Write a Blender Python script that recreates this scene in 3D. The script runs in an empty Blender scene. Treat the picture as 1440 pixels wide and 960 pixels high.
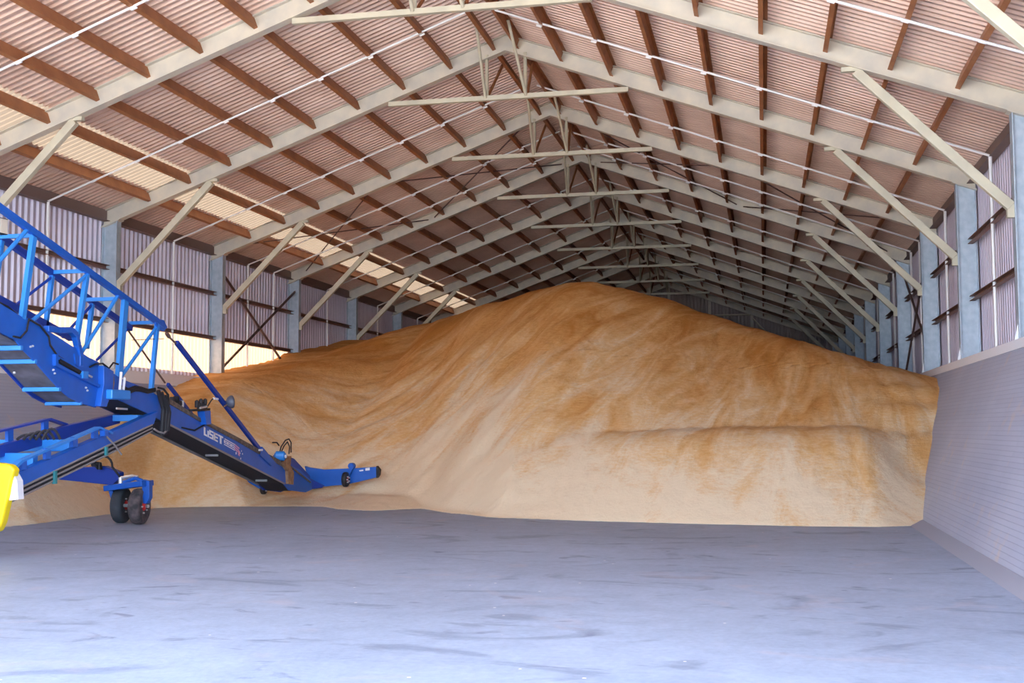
import bpy, math, random
from mathutils import Vector, Matrix, noise
random.seed(7)
C = bpy.context.scene.collection
sc = bpy.context.scene

# ------------------------------------------------------------------ camera geometry (fitted to the shed)
YAW, PITCH, ROLL, FPX = .2071, .0738, .0044, 1682.7
CAM = Vector((5.274, 0, 1.6))
def _basis():
    c, s = math.cos(YAW), math.sin(YAW); a = Matrix(((c, s, 0), (-s, c, 0), (0, 0, 1)))
    c, s = math.cos(PITCH), math.sin(PITCH); b = Matrix(((1, 0, 0), (0, c, s), (0, -s, c)))
    c, s = math.cos(ROLL), math.sin(ROLL); d = Matrix(((c, 0, -s), (0, 1, 0), (s, 0, c)))
    return d @ b @ a
RB = _basis()
def at_x(px, py, X):
    r = RB.transposed() @ Vector(((px - 720) / FPX, 1, (480 - py) / FPX)); return CAM + r * ((X - CAM.x) / r.x)
def at_y(px, py, Y):
    r = RB.transposed() @ Vector(((px - 720) / FPX, 1, (480 - py) / FPX)); return CAM + r * ((Y - CAM.y) / r.y)
cd = bpy.data.cameras.new('camera'); cam = bpy.data.objects.new('camera', cd); C.objects.link(cam)
cd.sensor_width = 36; cd.lens = FPX * 36 / 1440; cd.clip_end = 500
m = Matrix.Identity(4)
for i in range(3):
    m[i][0] = RB[0][i]; m[i][1] = RB[2][i]; m[i][2] = -RB[1][i]; m[i][3] = CAM[i]
cam.matrix_world = m; sc.camera = cam

# ------------------------------------------------------------------ shed dimensions
W, HE, HA, S = 9.04, 6.40, 9.70, 5.452
SLOPE = (HA - HE) / W
Y0 = 19.148
YF = lambda k: Y0 + S * k
HS = 2.865           # top of the leaning wall
XB = 7.81            # foot of the leaning wall
YFRONT, YBACK = 3.0, YF(9) + .60
LEAN = (W - .02 - XB) / HS

# ------------------------------------------------------------------ materials
def mat(name, col, rough=.6, metal=0, var=None, scale=4, bump=0, bscale=20, spec=.5, det=6, stretch=None):
    mt = bpy.data.materials.new(name); mt.use_nodes = True
    nt = mt.node_tree; N = nt.nodes; L = nt.links
    b = N['Principled BSDF']
    b.inputs['Base Color'].default_value = (*col, 1); b.inputs['Roughness'].default_value = rough
    b.inputs['Metallic'].default_value = metal; b.inputs['Specular IOR Level'].default_value = spec
    tc = N.new('ShaderNodeTexCoord'); src = tc.outputs['Object']
    if stretch:
        mp = N.new('ShaderNodeMapping'); mp.inputs['Scale'].default_value = stretch; L.new(src, mp.inputs['Vector']); src = mp.outputs['Vector']
    if var:
        n = N.new('ShaderNodeTexNoise'); n.inputs['Scale'].default_value = scale; n.inputs['Detail'].default_value = det
        L.new(src, n.inputs['Vector'])
        r = N.new('ShaderNodeValToRGB'); r.color_ramp.elements[0].position = .35; r.color_ramp.elements[1].position = .65
        r.color_ramp.elements[0].color = (*var, 1); r.color_ramp.elements[1].color = (*col, 1)
        L.new(n.outputs['Fac'], r.inputs['Fac']); L.new(r.outputs['Color'], b.inputs['Base Color'])
    if bump:
        n2 = N.new('ShaderNodeTexNoise'); n2.inputs['Scale'].default_value = bscale; n2.inputs['Detail'].default_value = 5
        L.new(src, n2.inputs['Vector'])
        bp = N.new('ShaderNodeBump'); bp.inputs['Strength'].default_value = bump; bp.inputs['Distance'].default_value = .02
        L.new(n2.outputs['Fac'], bp.inputs['Height']); L.new(bp.outputs['Normal'], b.inputs['Normal'])
    return mt
M = {}
M['roof'] = mat('roof_sheet', (.76, .54, .43), .42, .2, var=(.64, .43, .33), scale=.8)
M['roof_r'] = M['roof']
M['wallsheet'] = mat('wall_sheet', (.68, .62, .70), .42, .25, var=(.58, .52, .61), scale=.9)
M['endsheet'] = mat('end_wall_sheet', (.45, .37, .33), .6, .1)
M['rafter'] = mat('rafter_paint', (.71, .64, .51), .55, .1, var=(.58, .54, .46), scale=2.5)
M['column'] = mat('galvanised_column', (.56, .63, .70), .5, .35, var=(.44, .53, .60), scale=7)
M['brace'] = mat('brace_paint', (.66, .60, .44), .5, .1, var=(.56, .51, .38), scale=3)
M['purlin'] = mat('purlin_primer', (.43, .17, .062), .55, .05, var=(.33, .12, .045), scale=3)
M['girt'] = mat('girt_primer', (.24, .13, .10), .6, .05)
M['eave'] = mat('eave_purlin', (.22, .15, .13), .6, .1)
M['rod'] = mat('white_rod', (.86, .84, .82), .4, .1)
M['darkrod'] = mat('dark_rod', (.14, .08, .07), .6)
M['sill'] = mat('sill_steel', (.93, .92, .94), .5)
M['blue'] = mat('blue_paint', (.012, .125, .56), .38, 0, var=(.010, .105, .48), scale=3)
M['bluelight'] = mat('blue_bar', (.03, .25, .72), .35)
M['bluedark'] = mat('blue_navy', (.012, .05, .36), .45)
M['black'] = mat('black_rubber', (.016, .014, .018), .6)
M['tyre'] = mat('tyre_rubber', (.045, .05, .058), .8, bump=.4, bscale=30)
M['tyredust'] = mat('dusty_tyre', (.16, .12, .12), .9, var=(.05, .045, .05), scale=9)
M['red'] = mat('red_hub', (.55, .02, .02), .4)
M['belly'] = mat('belly_panel', (.20, .18, .20), .6, .2, var=(.12, .10, .10), scale=5)
M['steel'] = mat('bright_steel', (.75, .75, .76), .3, .6)
M['rust'] = mat('dusty_rust', (.42, .24, .12), .9, var=(.25, .13, .07), scale=12)
M['yellow'] = mat('yellow_plastic', (.95, .68, .002), .4)
M['white'] = mat('white_plastic', (.85, .84, .87), .5)
M['grey'] = mat('grey_hose', (.30, .27, .26), .6)
M['lampgrey'] = mat('lamp_grey', (.10, .11, .15), .4)
M['pink'] = mat('pink_print', (.80, .35, .50), .5)
M['teal'] = mat('teal_clamp', (.04, .25, .27), .5)
M['dust'] = mat('dusty_belt_edge', (.20, .15, .12), .8, var=(.09, .07, .06), scale=15)

# translucent fibreglass strip, lit by the sun outside
mt = bpy.data.materials.new('fibreglass'); mt.use_nodes = True; nt = mt.node_tree; N = nt.nodes; L = nt.links
N.remove(N['Principled BSDF'])
tr = N.new('ShaderNodeBsdfTranslucent'); tr.inputs['Color'].default_value = (.40, .325, .26, 1)
df = N.new('ShaderNodeBsdfDiffuse'); df.inputs['Color'].default_value = (.75, .68, .60, 1)
mx = N.new('ShaderNodeMixShader'); mx.inputs['Fac'].default_value = .2
L.new(tr.outputs[0], mx.inputs[1]); L.new(df.outputs[0], mx.inputs[2]); L.new(mx.outputs[0], N['Material Output'].inputs['Surface'])
M['fibre'] = mt

mt = mt.copy(); mt.name = 'added_translucent_sheet'; M['added_sheet'] = mt  # for translucent sheets added to brighten one row of the roof
for nd in mt.node_tree.nodes:
    if nd.type == 'BSDF_TRANSLUCENT': nd.inputs['Color'].default_value = (.27, .235, .20, 1)
# concrete floor
def floor_mat():
    mt = bpy.data.materials.new('floor_concrete'); mt.use_nodes = True; nt = mt.node_tree; N = nt.nodes; L = nt.links
    b = N['Principled BSDF']; b.inputs['Roughness'].default_value = .55; b.inputs['Specular IOR Level'].default_value = .35
    tc = N.new('ShaderNodeTexCoord')
    def nz(scale, det, stretch=(1, 1, 1), dist=0, rough=.5):
        mp = N.new('ShaderNodeMapping'); mp.inputs['Scale'].default_value = stretch; L.new(tc.outputs['Object'], mp.inputs['Vector'])
        n = N.new('ShaderNodeTexNoise'); n.inputs['Scale'].default_value = scale; n.inputs['Detail'].default_value = det
        n.inputs['Distortion'].default_value = dist; n.inputs['Roughness'].default_value = rough
        L.new(mp.outputs[0], n.inputs['Vector']); return n.outputs['Fac']
    def ramp(f, p0, p1, c0, c1):
        r = N.new('ShaderNodeValToRGB'); r.color_ramp.elements[0].position = p0; r.color_ramp.elements[1].position = p1
        r.color_ramp.elements[0].color = (*c0, 1); r.color_ramp.elements[1].color = (*c1, 1); L.new(f, r.inputs['Fac']); return r.outputs['Color']
    def mul(a, b_, fac=1, mode='MULTIPLY'):
        m_ = N.new('ShaderNodeMixRGB'); m_.blend_type = mode; m_.inputs['Fac'].default_value = fac; L.new(a, m_.inputs[1]); L.new(b_, m_.inputs[2]); return m_.outputs[0]
    base = ramp(nz(.35, 6), .3, .7, (.325, .385, .495), (.40, .475, .605))
    base = mul(base, ramp(nz(3.0, 8, (1, 1, 1), 0, .7), .3, .7, (.86, .86, .87), (1.06, 1.06, 1.06)))
    base = mul(base, ramp(nz(.55, 5, (1.0, 1.5, 1), 2.4), .32, .42, (.74, .74, .76), (1, 1, 1)))       # tyre smears and damp stains
    base = mul(base, ramp(nz(1.3, 6, (.9, 1.3, 1), 1.8), .28, .36, (.62, .61, .65), (1, 1, 1)))
    base = mul(base, ramp(nz(16, 3), .3, .7, (.92, .92, .93), (1.05, 1.05, 1.05)))
    vo = N.new('ShaderNodeTexVoronoi'); vo.inputs['Scale'].default_value = 2.2; L.new(tc.outputs['Object'], vo.inputs['Vector'])
    sp = N.new('ShaderNodeMath'); sp.operation = 'LESS_THAN'; sp.inputs[1].default_value = .035; L.new(vo.outputs['Distance'], sp.inputs[0])
    g = N.new('ShaderNodeRGB'); g.outputs[0].default_value = (.85, .80, .74, 1)
    mm = N.new('ShaderNodeMixRGB'); L.new(sp.outputs[0], mm.inputs[0]); L.new(base, mm.inputs[1]); L.new(g.outputs[0], mm.inputs[2])
    # dusting of grain
    d = ramp(nz(1.1, 7, (1, 1, 1), 1), .60, .74, (0, 0, 0), (.5, .5, .5))
    m2 = N.new('ShaderNodeMixRGB'); L.new(d, m2.inputs[0]); L.new(mm.outputs[0], m2.inputs[1]); m2.inputs[2].default_value = (.50, .44, .47, 1)
    L.new(m2.outputs[0], b.inputs['Base Color'])
    bp = N.new('ShaderNodeBump'); bp.inputs['Strength'].default_value = .25; bp.inputs['Distance'].default_value = .01
    L.new(nz(25, 6), bp.inputs['Height']); L.new(bp.outputs[0], b.inputs['Normal'])
    return mt
M['floor'] = floor_mat()
M['apron'] = mat('apron_concrete', (.62, .59, .55), .8, var=(.56, .53, .49), scale=1)

def wall_mat():
    mt = bpy.data.materials.new('wall_concrete'); mt.use_nodes = True; nt = mt.node_tree; N = nt.nodes; L = nt.links
    b = N['Principled BSDF']; b.inputs['Roughness'].default_value = .75
    tc = N.new('ShaderNodeTexCoord'); sp = N.new('ShaderNodeSeparateXYZ'); L.new(tc.outputs['Object'], sp.inputs[0])
    cb = N.new('ShaderNodeCombineXYZ'); L.new(sp.outputs['Y'], cb.inputs['X']); L.new(sp.outputs['Z'], cb.inputs['Y'])
    br = N.new('ShaderNodeTexBrick'); L.new(cb.outputs[0], br.inputs['Vector'])
    br.inputs['Scale'].default_value = 1; br.inputs['Brick Width'].default_value = 5.4; br.inputs['Row Height'].default_value = .065
    br.inputs['Mortar Size'].default_value = .006; br.inputs['Mortar Smooth'].default_value = .6
    br.inputs['Color1'].default_value = (.50, .51, .60, 1); br.inputs['Color2'].default_value = (.47, .48, .57, 1); br.inputs['Mortar'].default_value = (.41, .42, .51, 1)
    n = N.new('ShaderNodeTexNoise'); n.inputs['Scale'].default_value = 2.6; n.inputs['Detail'].default_value = 10; n.inputs['Roughness'].default_value = .7
    L.new(tc.outputs['Object'], n.inputs['Vector'])
    r = N.new('ShaderNodeValToRGB'); r.color_ramp.elements[0].position = .57; r.color_ramp.elements[1].position = .74
    r.color_ramp.elements[0].color = (0, 0, 0, 1); r.color_ramp.elements[1].color = (.8, .8, .8, 1); L.new(n.outputs['Fac'], r.inputs['Fac'])
    mx = N.new('ShaderNodeMixRGB'); L.new(r.outputs[0], mx.inputs[0]); L.new(br.outputs['Color'], mx.inputs[1]); mx.inputs[2].default_value = (.66, .52, .44, 1)
    n2 = N.new('ShaderNodeTexNoise'); n2.inputs['Scale'].default_value = .5; n2.inputs['Detail'].default_value = 4; L.new(tc.outputs['Object'], n2.inputs['Vector'])
    r2 = N.new('ShaderNodeValToRGB'); r2.color_ramp.elements[0].position = .3; r2.color_ramp.elements[0].color = (.85, .86, .9, 1); r2.color_ramp.elements[1].position = .7; L.new(n2.outputs['Fac'], r2.inputs['Fac'])
    m3 = N.new('ShaderNodeMixRGB'); m3.blend_type = 'MULTIPLY'; m3.inputs[0].default_value = 1; L.new(mx.outputs[0], m3.inputs[1]); L.new(r2.outputs[0], m3.inputs[2])
    L.new(m3.outputs[0], b.inputs['Base Color'])
    bp = N.new('ShaderNodeBump'); bp.inputs['Strength'].default_value = .35; bp.inputs['Distance'].default_value = .02; L.new(br.outputs['Fac'], bp.inputs['Height']); bp.invert = True
    L.new(bp.outputs[0], b.inputs['Normal'])
    return mt
M['wall'] = wall_mat()

PEAK = (0.55, 31.5)
def grain_mat():
    mt = bpy.data.materials.new('grain'); mt.use_nodes = True; nt = mt.node_tree; N = nt.nodes; L = nt.links
    b = N['Principled BSDF']; b.inputs['Roughness'].default_value = .85; b.inputs['Specular IOR Level'].default_value = .2
    tc = N.new('ShaderNodeTexCoord'); sp = N.new('ShaderNodeSeparateXYZ'); L.new(tc.outputs['Object'], sp.inputs[0])
    def mth(op, a, b_=None):
        n = N.new('ShaderNodeMath'); n.operation = op
        for i, v in enumerate((a, b_)):
            if v is None: continue
            if isinstance(v, (int, float)): n.inputs[i].default_value = v
            else: L.new(v, n.inputs[i])
        return n.outputs[0]
    dx = mth('SUBTRACT', sp.outputs['X'], PEAK[0] + 6.5); dy = mth('SUBTRACT', PEAK[1] + 7.0, sp.outputs['Y'])
    th = mth('ARCTAN2', dx, dy)
    r = mth('SQRT', mth('ADD', mth('MULTIPLY', dx, dx), mth('MULTIPLY', dy, dy)))
    cb = N.new('ShaderNodeCombineXYZ'); L.new(mth('MULTIPLY', th, 15.0), cb.inputs['X']); L.new(mth('MULTIPLY', r, .33), cb.inputs['Y']); L.new(mth('MULTIPLY', sp.outputs['Z'], .3), cb.inputs['Z'])
    n1 = N.new('ShaderNodeTexNoise'); n1.inputs['Scale'].default_value = 1.1; n1.inputs['Detail'].default_value = 9; n1.inputs['Roughness'].default_value = .62; n1.inputs['Distortion'].default_value = .9
    L.new(cb.outputs[0], n1.inputs['Vector'])
    n2 = N.new('ShaderNodeTexNoise'); n2.inputs['Scale'].default_value = .42; n2.inputs['Detail'].default_value = 3; L.new(tc.outputs['Object'], n2.inputs['Vector'])
    mp = N.new('ShaderNodeMapping'); mp.inputs['Scale'].default_value = (1, 1, 4); L.new(tc.outputs['Object'], mp.inputs['Vector'])
    n3 = N.new('ShaderNodeTexNoise'); n3.inputs['Scale'].default_value = 7; n3.inputs['Detail'].default_value = 9; n3.inputs['Roughness'].default_value = .75; L.new(mp.outputs[0], n3.inputs['Vector'])
    # chaff and dust settle on the lower, older face; fresh grain is darker near the top
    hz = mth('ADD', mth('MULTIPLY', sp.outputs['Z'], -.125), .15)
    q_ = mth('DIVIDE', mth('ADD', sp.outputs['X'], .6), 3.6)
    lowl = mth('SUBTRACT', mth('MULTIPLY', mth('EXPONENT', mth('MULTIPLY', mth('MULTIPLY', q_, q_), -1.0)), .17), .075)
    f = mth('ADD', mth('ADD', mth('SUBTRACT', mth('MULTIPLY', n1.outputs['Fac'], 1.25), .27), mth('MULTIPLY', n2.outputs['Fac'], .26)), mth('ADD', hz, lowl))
    f = mth('ADD', f, mth('MULTIPLY', n3.outputs['Fac'], .55))
    f = mth('SUBTRACT', f, .055)
    cr = N.new('ShaderNodeValToRGB'); e = cr.color_ramp.elements
    e[0].position = .20; e[0].color = (.62, .26, .055, 1)
    e[1].position = .78; e[1].color = (.93, .74, .50, 1)
    q = e.new(.42); q.color = (.78, .41, .14, 1)
    q = e.new(.58); q.color = (.86, .55, .26, 1)
    L.new(f, cr.inputs['Fac']); L.new(cr.outputs[0], b.inputs['Base Color'])
    bp = N.new('ShaderNodeBump'); bp.inputs['Strength'].default_value = .6; bp.inputs['Distance'].default_value = .05
    n4 = N.new('ShaderNodeTexNoise'); n4.inputs['Scale'].default_value = 14; n4.inputs['Detail'].default_value = 8; n4.inputs['Roughness'].default_value = .7; L.new(tc.outputs['Object'], n4.inputs['Vector'])
    L.new(mth('ADD', n1.outputs['Fac'], mth('MULTIPLY', n4.outputs['Fac'], .5)), bp.inputs['Height']); L.new(bp.outputs[0], b.inputs['Normal'])
    return mt
M['grain'] = grain_mat()

# ------------------------------------------------------------------ mesh helpers
ORIG = {}
def tag(o, label=None, cat=None, group=None, kind=None):
    if label: o['label'] = label
    if cat: o['category'] = cat
    if group: o['group'] = group
    if kind: o['kind'] = kind
    return o
def empty(name, loc, label, cat, group=None):
    o = bpy.data.objects.new(name, None); C.objects.link(o); o.location = loc; o.empty_display_size = .2
    ORIG[o.name] = Vector(loc); return tag(o, label, cat, group)
class MB:
    def __init__(s): s.v = []; s.f = []
    def add(s, vs, fs):
        n = len(s.v); s.v += [Vector(p) for p in vs]; s.f += [tuple(i + n for i in f) for f in fs]; return s
    def box(s, a, b):
        x0, y0, z0 = a; x1, y1, z1 = b
        vs = [(x, y, z) for x in (x0, x1) for y in (y0, y1) for z in (z0, z1)]
        return s.add(vs, [(0, 1, 3, 2), (4, 6, 7, 5), (0, 4, 5, 1), (2, 3, 7, 6), (0, 2, 6, 4), (1, 5, 7, 3)])
    def sweep(s, prof, A, B, u, v):          # closed profile swept from A to B
        A, B, u, v = Vector(A), Vector(B), Vector(u), Vector(v); n = len(prof)
        vs = [A + u * p + v * q for p, q in prof] + [B + u * p + v * q for p, q in prof]
        fs = [(i, (i + 1) % n, n + (i + 1) % n, n + i) for i in range(n)] + [tuple(range(n))[::-1], tuple(range(n, 2 * n))]
        return s.add(vs, fs)
    def bar(s, A, B, w, h, up=(0, 0, 1)):    # rectangular bar, w across, h along up
        A, B = Vector(A), Vector(B); d = (B - A).normalized(); r = d.cross(Vector(up))
        if r.length < 1e-4: r = Vector((1, 0, 0))
        r.normalize(); q = r.cross(d).normalized()
        return s.sweep([(-w / 2, -h / 2), (w / 2, -h / 2), (w / 2, h / 2), (-w / 2, h / 2)], A, B, r, q)
    def chan(s, A, B, w, h, t=.012, up=(0, 0, 1), flip=1):  # C section
        A, B = Vector(A), Vector(B); d = (B - A).normalized(); r = d.cross(Vector(up))
        if r.length < 1e-4: r = Vector((1, 0, 0))
        r.normalize(); q = r.cross(d).normalized(); r = r * flip
        P = [(0, -h / 2), (w, -h / 2), (w, -h / 2 + t), (t, -h / 2 + t), (t, h / 2 - t), (w, h / 2 - t), (w, h / 2), (0, h / 2)]
        if flip < 0: P = P[::-1]
        return s.sweep(P, A, B, r, q)
    def tube(s, pts, r, n=10):
        pts = [Vector(p) for p in pts]; base = len(s.v); fr = None
        for i, p in enumerate(pts):
            d = (pts[min(i + 1, len(pts) - 1)] - pts[max(i - 1, 0)]).normalized()
            if fr is None:
                fr = d.cross(Vector((0, 0, 1)))
                if fr.length < .01: fr = d.cross(Vector((1, 0, 0)))
            fr = (fr - d * fr.dot(d)).normalized(); g = d.cross(fr)
            for k in range(n):
                a = 2 * math.pi * k / n; s.v.append(p + (fr * math.cos(a) + g * math.sin(a)) * r)
        for i in range(len(pts) - 1):
            for k in range(n):
                a = base + i * n + k; b = base + i * n + (k + 1) % n; s.f.append((a, b, b + n, a + n))
        s.f.append(tuple(base + k for k in range(n))[::-1]); e = base + (len(pts) - 1) * n; s.f.append(tuple(e + k for k in range(n)))
        return s
    def prism(s, poly, off):                 # planar polygon, thickness vector off
        off = Vector(off); n = len(poly); P = [Vector(p) for p in poly]
        fs = [(i, (i + 1) % n, n + (i + 1) % n, n + i) for i in range(n)] + [tuple(range(n))[::-1], tuple(range(n, 2 * n))]
        return s.add(P + [p + off for p in P], fs)
    def lathe(s, c, axis, prof, n=28):       # prof: (r, along)
        c = Vector(c); axis = Vector(axis).normalized(); u = axis.cross(Vector((0, 0, 1))).normalized(); w = u.cross(axis); b = len(s.v)
        for r, t in prof:
            for k in range(n):
                a = 2 * math.pi * k / n; s.v.append(c + axis * t + (u * math.cos(a) + w * math.sin(a)) * r)
        for i in range(len(prof) - 1):
            for k in range(n):
                a = b + i * n + k; q = b + i * n + (k + 1) % n; s.f.append((a, q, q + n, a + n))
        s.f.append(tuple(b + k for k in range(n))[::-1]); e = b + (len(prof) - 1) * n; s.f.append(tuple(e + k for k in range(n)))
        return s
    def build(s, name, material, parent=None, smooth=False, bevel=0):
        off = Vector((0, 0, 0)); p = parent
        while p is not None:
            off += ORIG.get(p.name, Vector((0, 0, 0))) if p.parent is None else Vector((0, 0, 0)); p = p.parent
        me = bpy.data.meshes.new(name); me.from_pydata([v - off for v in s.v], [], s.f); me.validate()
        import bmesh
        bm = bmesh.new(); bm.from_mesh(me); bmesh.ops.recalc_face_normals(bm, faces=bm.faces)
        bm.to_mesh(me); bm.free()
        o = bpy.data.objects.new(name, me); C.objects.link(o); me.materials.append(M[material] if isinstance(material, str) else material)
        if parent: o.parent = parent
        if smooth:
            for p_ in me.polygons: p_.use_smooth = len(p_.vertices) == 4
        if bevel:
            b = o.modifiers.new('bevel', 'BEVEL'); b.width = bevel; b.segments = 2; b.limit_method = 'ANGLE'
        return o
def part(mb, name, material, parent, label=None, **k):
    o = mb.build(name, material, parent, **k)
    if label: o['label'] = label
    return o
ORD = ['first', 'second', 'third', 'fourth', 'fifth', 'sixth', 'seventh', 'eighth', 'ninth', 'tenth', 'eleventh', 'twelfth']

# ------------------------------------------------------------------ setting: floor, walls, roof sheets
tag(MB().box((-XB - .2, YFRONT, -.2), (XB + .2, YBACK, 0)).build('floor', 'floor'), 'blue grey concrete shed floor with stains and scattered grain', 'floor', kind='structure')
tag(MB().box((-70, -70, -.25), (70, YFRONT, -.005)).build('floor_apron', 'apron'), 'concrete apron outside the open front', 'floor', kind='structure')
mbg = MB().box((-70, YFRONT, -.25), (-XB - 2.2, 130, -.02)).box((XB + 2.2, YFRONT, -.25), (70, 130, -.02))
tag(mbg.build('floor_yard', 'apron'), 'pale ground beside the shed', 'floor', kind='structure')

def side_wall(sg, name):
    b = MB(); P = [(sg * XB, 0, -.2 * 0), (sg * (XB + LEAN * HS), 0, HS), (sg * (W + .45), 0, HS), (sg * (W + .45), 0, -.2), (sg * XB, 0, -.2)]
    P = [(x, YFRONT, z) for x, _, z in P]
    b.prism(P, (0, YBACK - YFRONT, 0)); o = b.build(name, 'wall'); return tag(o, 'outward leaning lilac grey concrete retaining wall, %s side' % ('right' if sg > 0 else 'left'), 'wall', kind='structure')
side_wall(1, 'wall_right'); side_wall(-1, 'wall_left')
for i, sg in enumerate((1, -1)):    # kerb strip at the wall's foot
    b = MB(); b.prism([(sg * (XB - .22), YFRONT, 0), (sg * (XB + .02), YFRONT, .075), (sg * (XB + .05), YFRONT, 0)], (0, YBACK - YFRONT - .5, 0))
    tag(b.build('trim_%d' % (i + 1), mat('kerb_%d' % i, (.37, .38, .45), .8)), 'low concrete fillet at the foot of the leaning wall', 'trim', kind='structure')
for i, sg in enumerate((1, -1)):    # steel sill on the wall top
    b = MB(); x = sg * (W + LEAN * 0)
    lz, hz = (HS - .10, HS + .045) if sg > 0 else (HS - .14, HS + .14)
    b.prism([(x - sg * .08, YFRONT, lz), (x - sg * .055, YFRONT, lz), (x - sg * .055, YFRONT, HS + .004), (x + sg * .36, YFRONT, HS + .004), (x + sg * .36, YFRONT, HS + .022), (x - sg * .055, YFRONT, HS + .022), (x - sg * .055, YFRONT, hz), (x - sg * .08, YFRONT, hz)], (0, YBACK - .4 - YFRONT, 0))
    tag(b.build('trim_%d' % (i + 3), 'sill'), 'white steel capping along the leaning wall', 'trim', kind='structure')

def corrugate(A, B, U, N_, y0, y1, pitch, amp, name, m_, trap=True, label='', cat='wall', kind='structure', segs=6):
    # sheet spanning A->B (cross direction fixed) repeated along Y; N_ displacement direction
    A, B, N_ = Vector(A), Vector(B), Vector(N_)
    n = int((y1 - y0) / pitch); vs = []; fs = []
    for i in range(n * segs + 1):
        y = y0 + i * pitch / segs; t = (i % segs) / segs
        if trap: d = (0, 1, 1, 1, 0, 0)[i % segs] if segs == 6 else 0
        else: d = .5 + .5 * math.sin(2 * math.pi * t)
        q = N_ * (d * amp) + U * y
        vs += [A + q, B + q]
    for i in range(n * segs): fs.append((2 * i, 2 * i + 1, 2 * i + 3, 2 * i + 2))
    me = bpy.data.meshes.new(name); me.from_pydata(vs, [], fs); me.materials.append(M[m_])
    o = bpy.data.objects.new(name, me); C.objects.link(o)
    if not trap:
        for p in me.polygons: p.use_smooth = True
    sol = o.modifiers.new('thickness', 'SOLIDIFY'); sol.thickness = .004
    return tag(o, label, cat, kind=kind)
UY = Vector((0, 1, 0)); RT = .385     # roof sheet above rafter underside
for sg, nm in ((1, 'right'), (-1, 'left')):
    A = (0, 0, HA + RT); B = (sg * (W + .62), 0, HA + RT - SLOPE * (W + .62))
    if sg < 0:                                   # translucent sheets added low on the left slope to brighten that row
        zz = lambda x: (x, 0, HA + RT + SLOPE * x)
        ya = YFRONT + .17 * int((YF(-.4) - YFRONT) / .17); yb = YFRONT + .17 * int((YF(6.5) - YFRONT) / .17)
        lab = 'corrugated steel roof sheeting, left slope'
        corrugate(zz(0), zz(-7.27), UY, (0, 0, 1), YFRONT, YBACK + .3, .17, .06, 'ceiling_left', 'roof', label=lab, cat='ceiling')
        corrugate(zz(-8.27), zz(-(W + .62)), UY, (0, 0, 1), YFRONT, YBACK + .3, .17, .06, 'ceiling_left', 'roof', label=lab, cat='ceiling')
        corrugate(zz(-7.27), zz(-8.27), UY, (0, 0, 1), YFRONT, ya, .17, .06, 'ceiling_left', 'roof', label=lab, cat='ceiling')
        corrugate(zz(-7.27), zz(-8.27), UY, (0, 0, 1), yb, YBACK + .3, .17, .06, 'ceiling_left', 'roof', label=lab, cat='ceiling')
        corrugate(zz(-7.27), zz(-8.27), UY, (0, 0, 1), ya, yb, .17, .06, 'added_bright_row', 'added_sheet', label='translucent sheets added for the bright row along the left roof slope', cat='window')
    else: corrugate(A, B, UY, (0, 0, 1), YFRONT, YBACK + .3, .17, .06, 'ceiling_' + nm, 'roof', label='corrugated steel roof sheeting, %s slope' % nm, cat='ceiling')
    top = HA + RT + .04 - SLOPE * (W + .45)
    z0 = HS if sg > 0 else 4.12
    corrugate((sg * (W + .41), 0, z0), (sg * (W + .41), 0, top), UY, (sg, 0, 0), YFRONT, YBACK, .2, .05, 'wall_' + nm + '_cladding', 'wallsheet', trap=True, label='ribbed lilac steel cladding above the %s retaining wall' % nm)
# translucent band low on the left wall
corrugate((-(W + .41), 0, HS), (-(W + .41), 0, HS + .28), UY, (-1, 0, 0), YFRONT, YF(4), .2, .05, 'wall_left_shadow_strip', 'wallsheet', label='narrow cladding strip added as the corrugation shadow under the translucent band')  # opaque strip put in as the corrugation shadow at the band's foot
corrugate((-(W + .41), 0, HS + .28), (-(W + .41), 0, 4.12), UY, (-1, 0, 0), YFRONT, YF(4), .2, .05, 'window_1', 'fibre', trap=True, label='sunlit translucent sheeting band under the left cladding', cat='window')
corrugate((-(W + .41), 0, HS), (-(W + .41), 0, 4.12), UY, (-1, 0, 0), YF(4), YBACK, .2, .035, 'wall_left_lower_cladding', 'wallsheet', trap=True, label='ribbed cladding low on the far left wall')
# ridge capping closes the apex
b = MB(); b.prism([(-.25, YFRONT, HA + RT + .04 - SLOPE * .25 + .02), (0, YFRONT, HA + RT + .08), (.25, YFRONT, HA + RT + .04 - SLOPE * .25 + .02), (0, YFRONT, HA + RT + .06)], (0, YBACK - YFRONT, 0))
tag(b.build('trim_5', 'roof'), 'ridge capping', 'trim', kind='structure')
# end wall
def back_wall():
    vs = []; fs = []; n = int(2 * (W + .42) / .2 * 6); yb = YBACK - .05
    for i in range(n + 1):
        x = -(W + .42) + i * .2 / 6; d = (0, 1, 1, 1, 0, 0)[i % 6] * .035
        vs += [(x, yb + d, HS - 2.9), (x, yb + d, HA + RT - SLOPE * abs(x))]
    for i in range(n): fs.append((2 * i, 2 * i + 1, 2 * i + 3, 2 * i + 2))
    me = bpy.data.meshes.new('wall_back'); me.from_pydata(vs, [], fs); me.materials.append(M['endsheet'])
    o = bpy.data.objects.new('wall_back', me); C.objects.link(o); so = o.modifiers.new('t', 'SOLIDIFY'); so.thickness = .004
    tag(o, 'ribbed brown steel cladding of the far gable wall', 'wall', kind='structure')
back_wall()
for lab, x in (('under the ridge', 0.07), ('nearest right of the ridge post', 2.35), ('farthest right, beside the cross rail', 4.7)):
    b = MB(); b.bar((x, YBACK - .2, 0), (x, YBACK - .2, HA + .2 - SLOPE * abs(x)), .16, .16, up=(0, 1, 0))
    tag(b.build('gable_post', 'rafter'), 'galvanised post on the far gable wall, %s' % lab, 'post')
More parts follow.
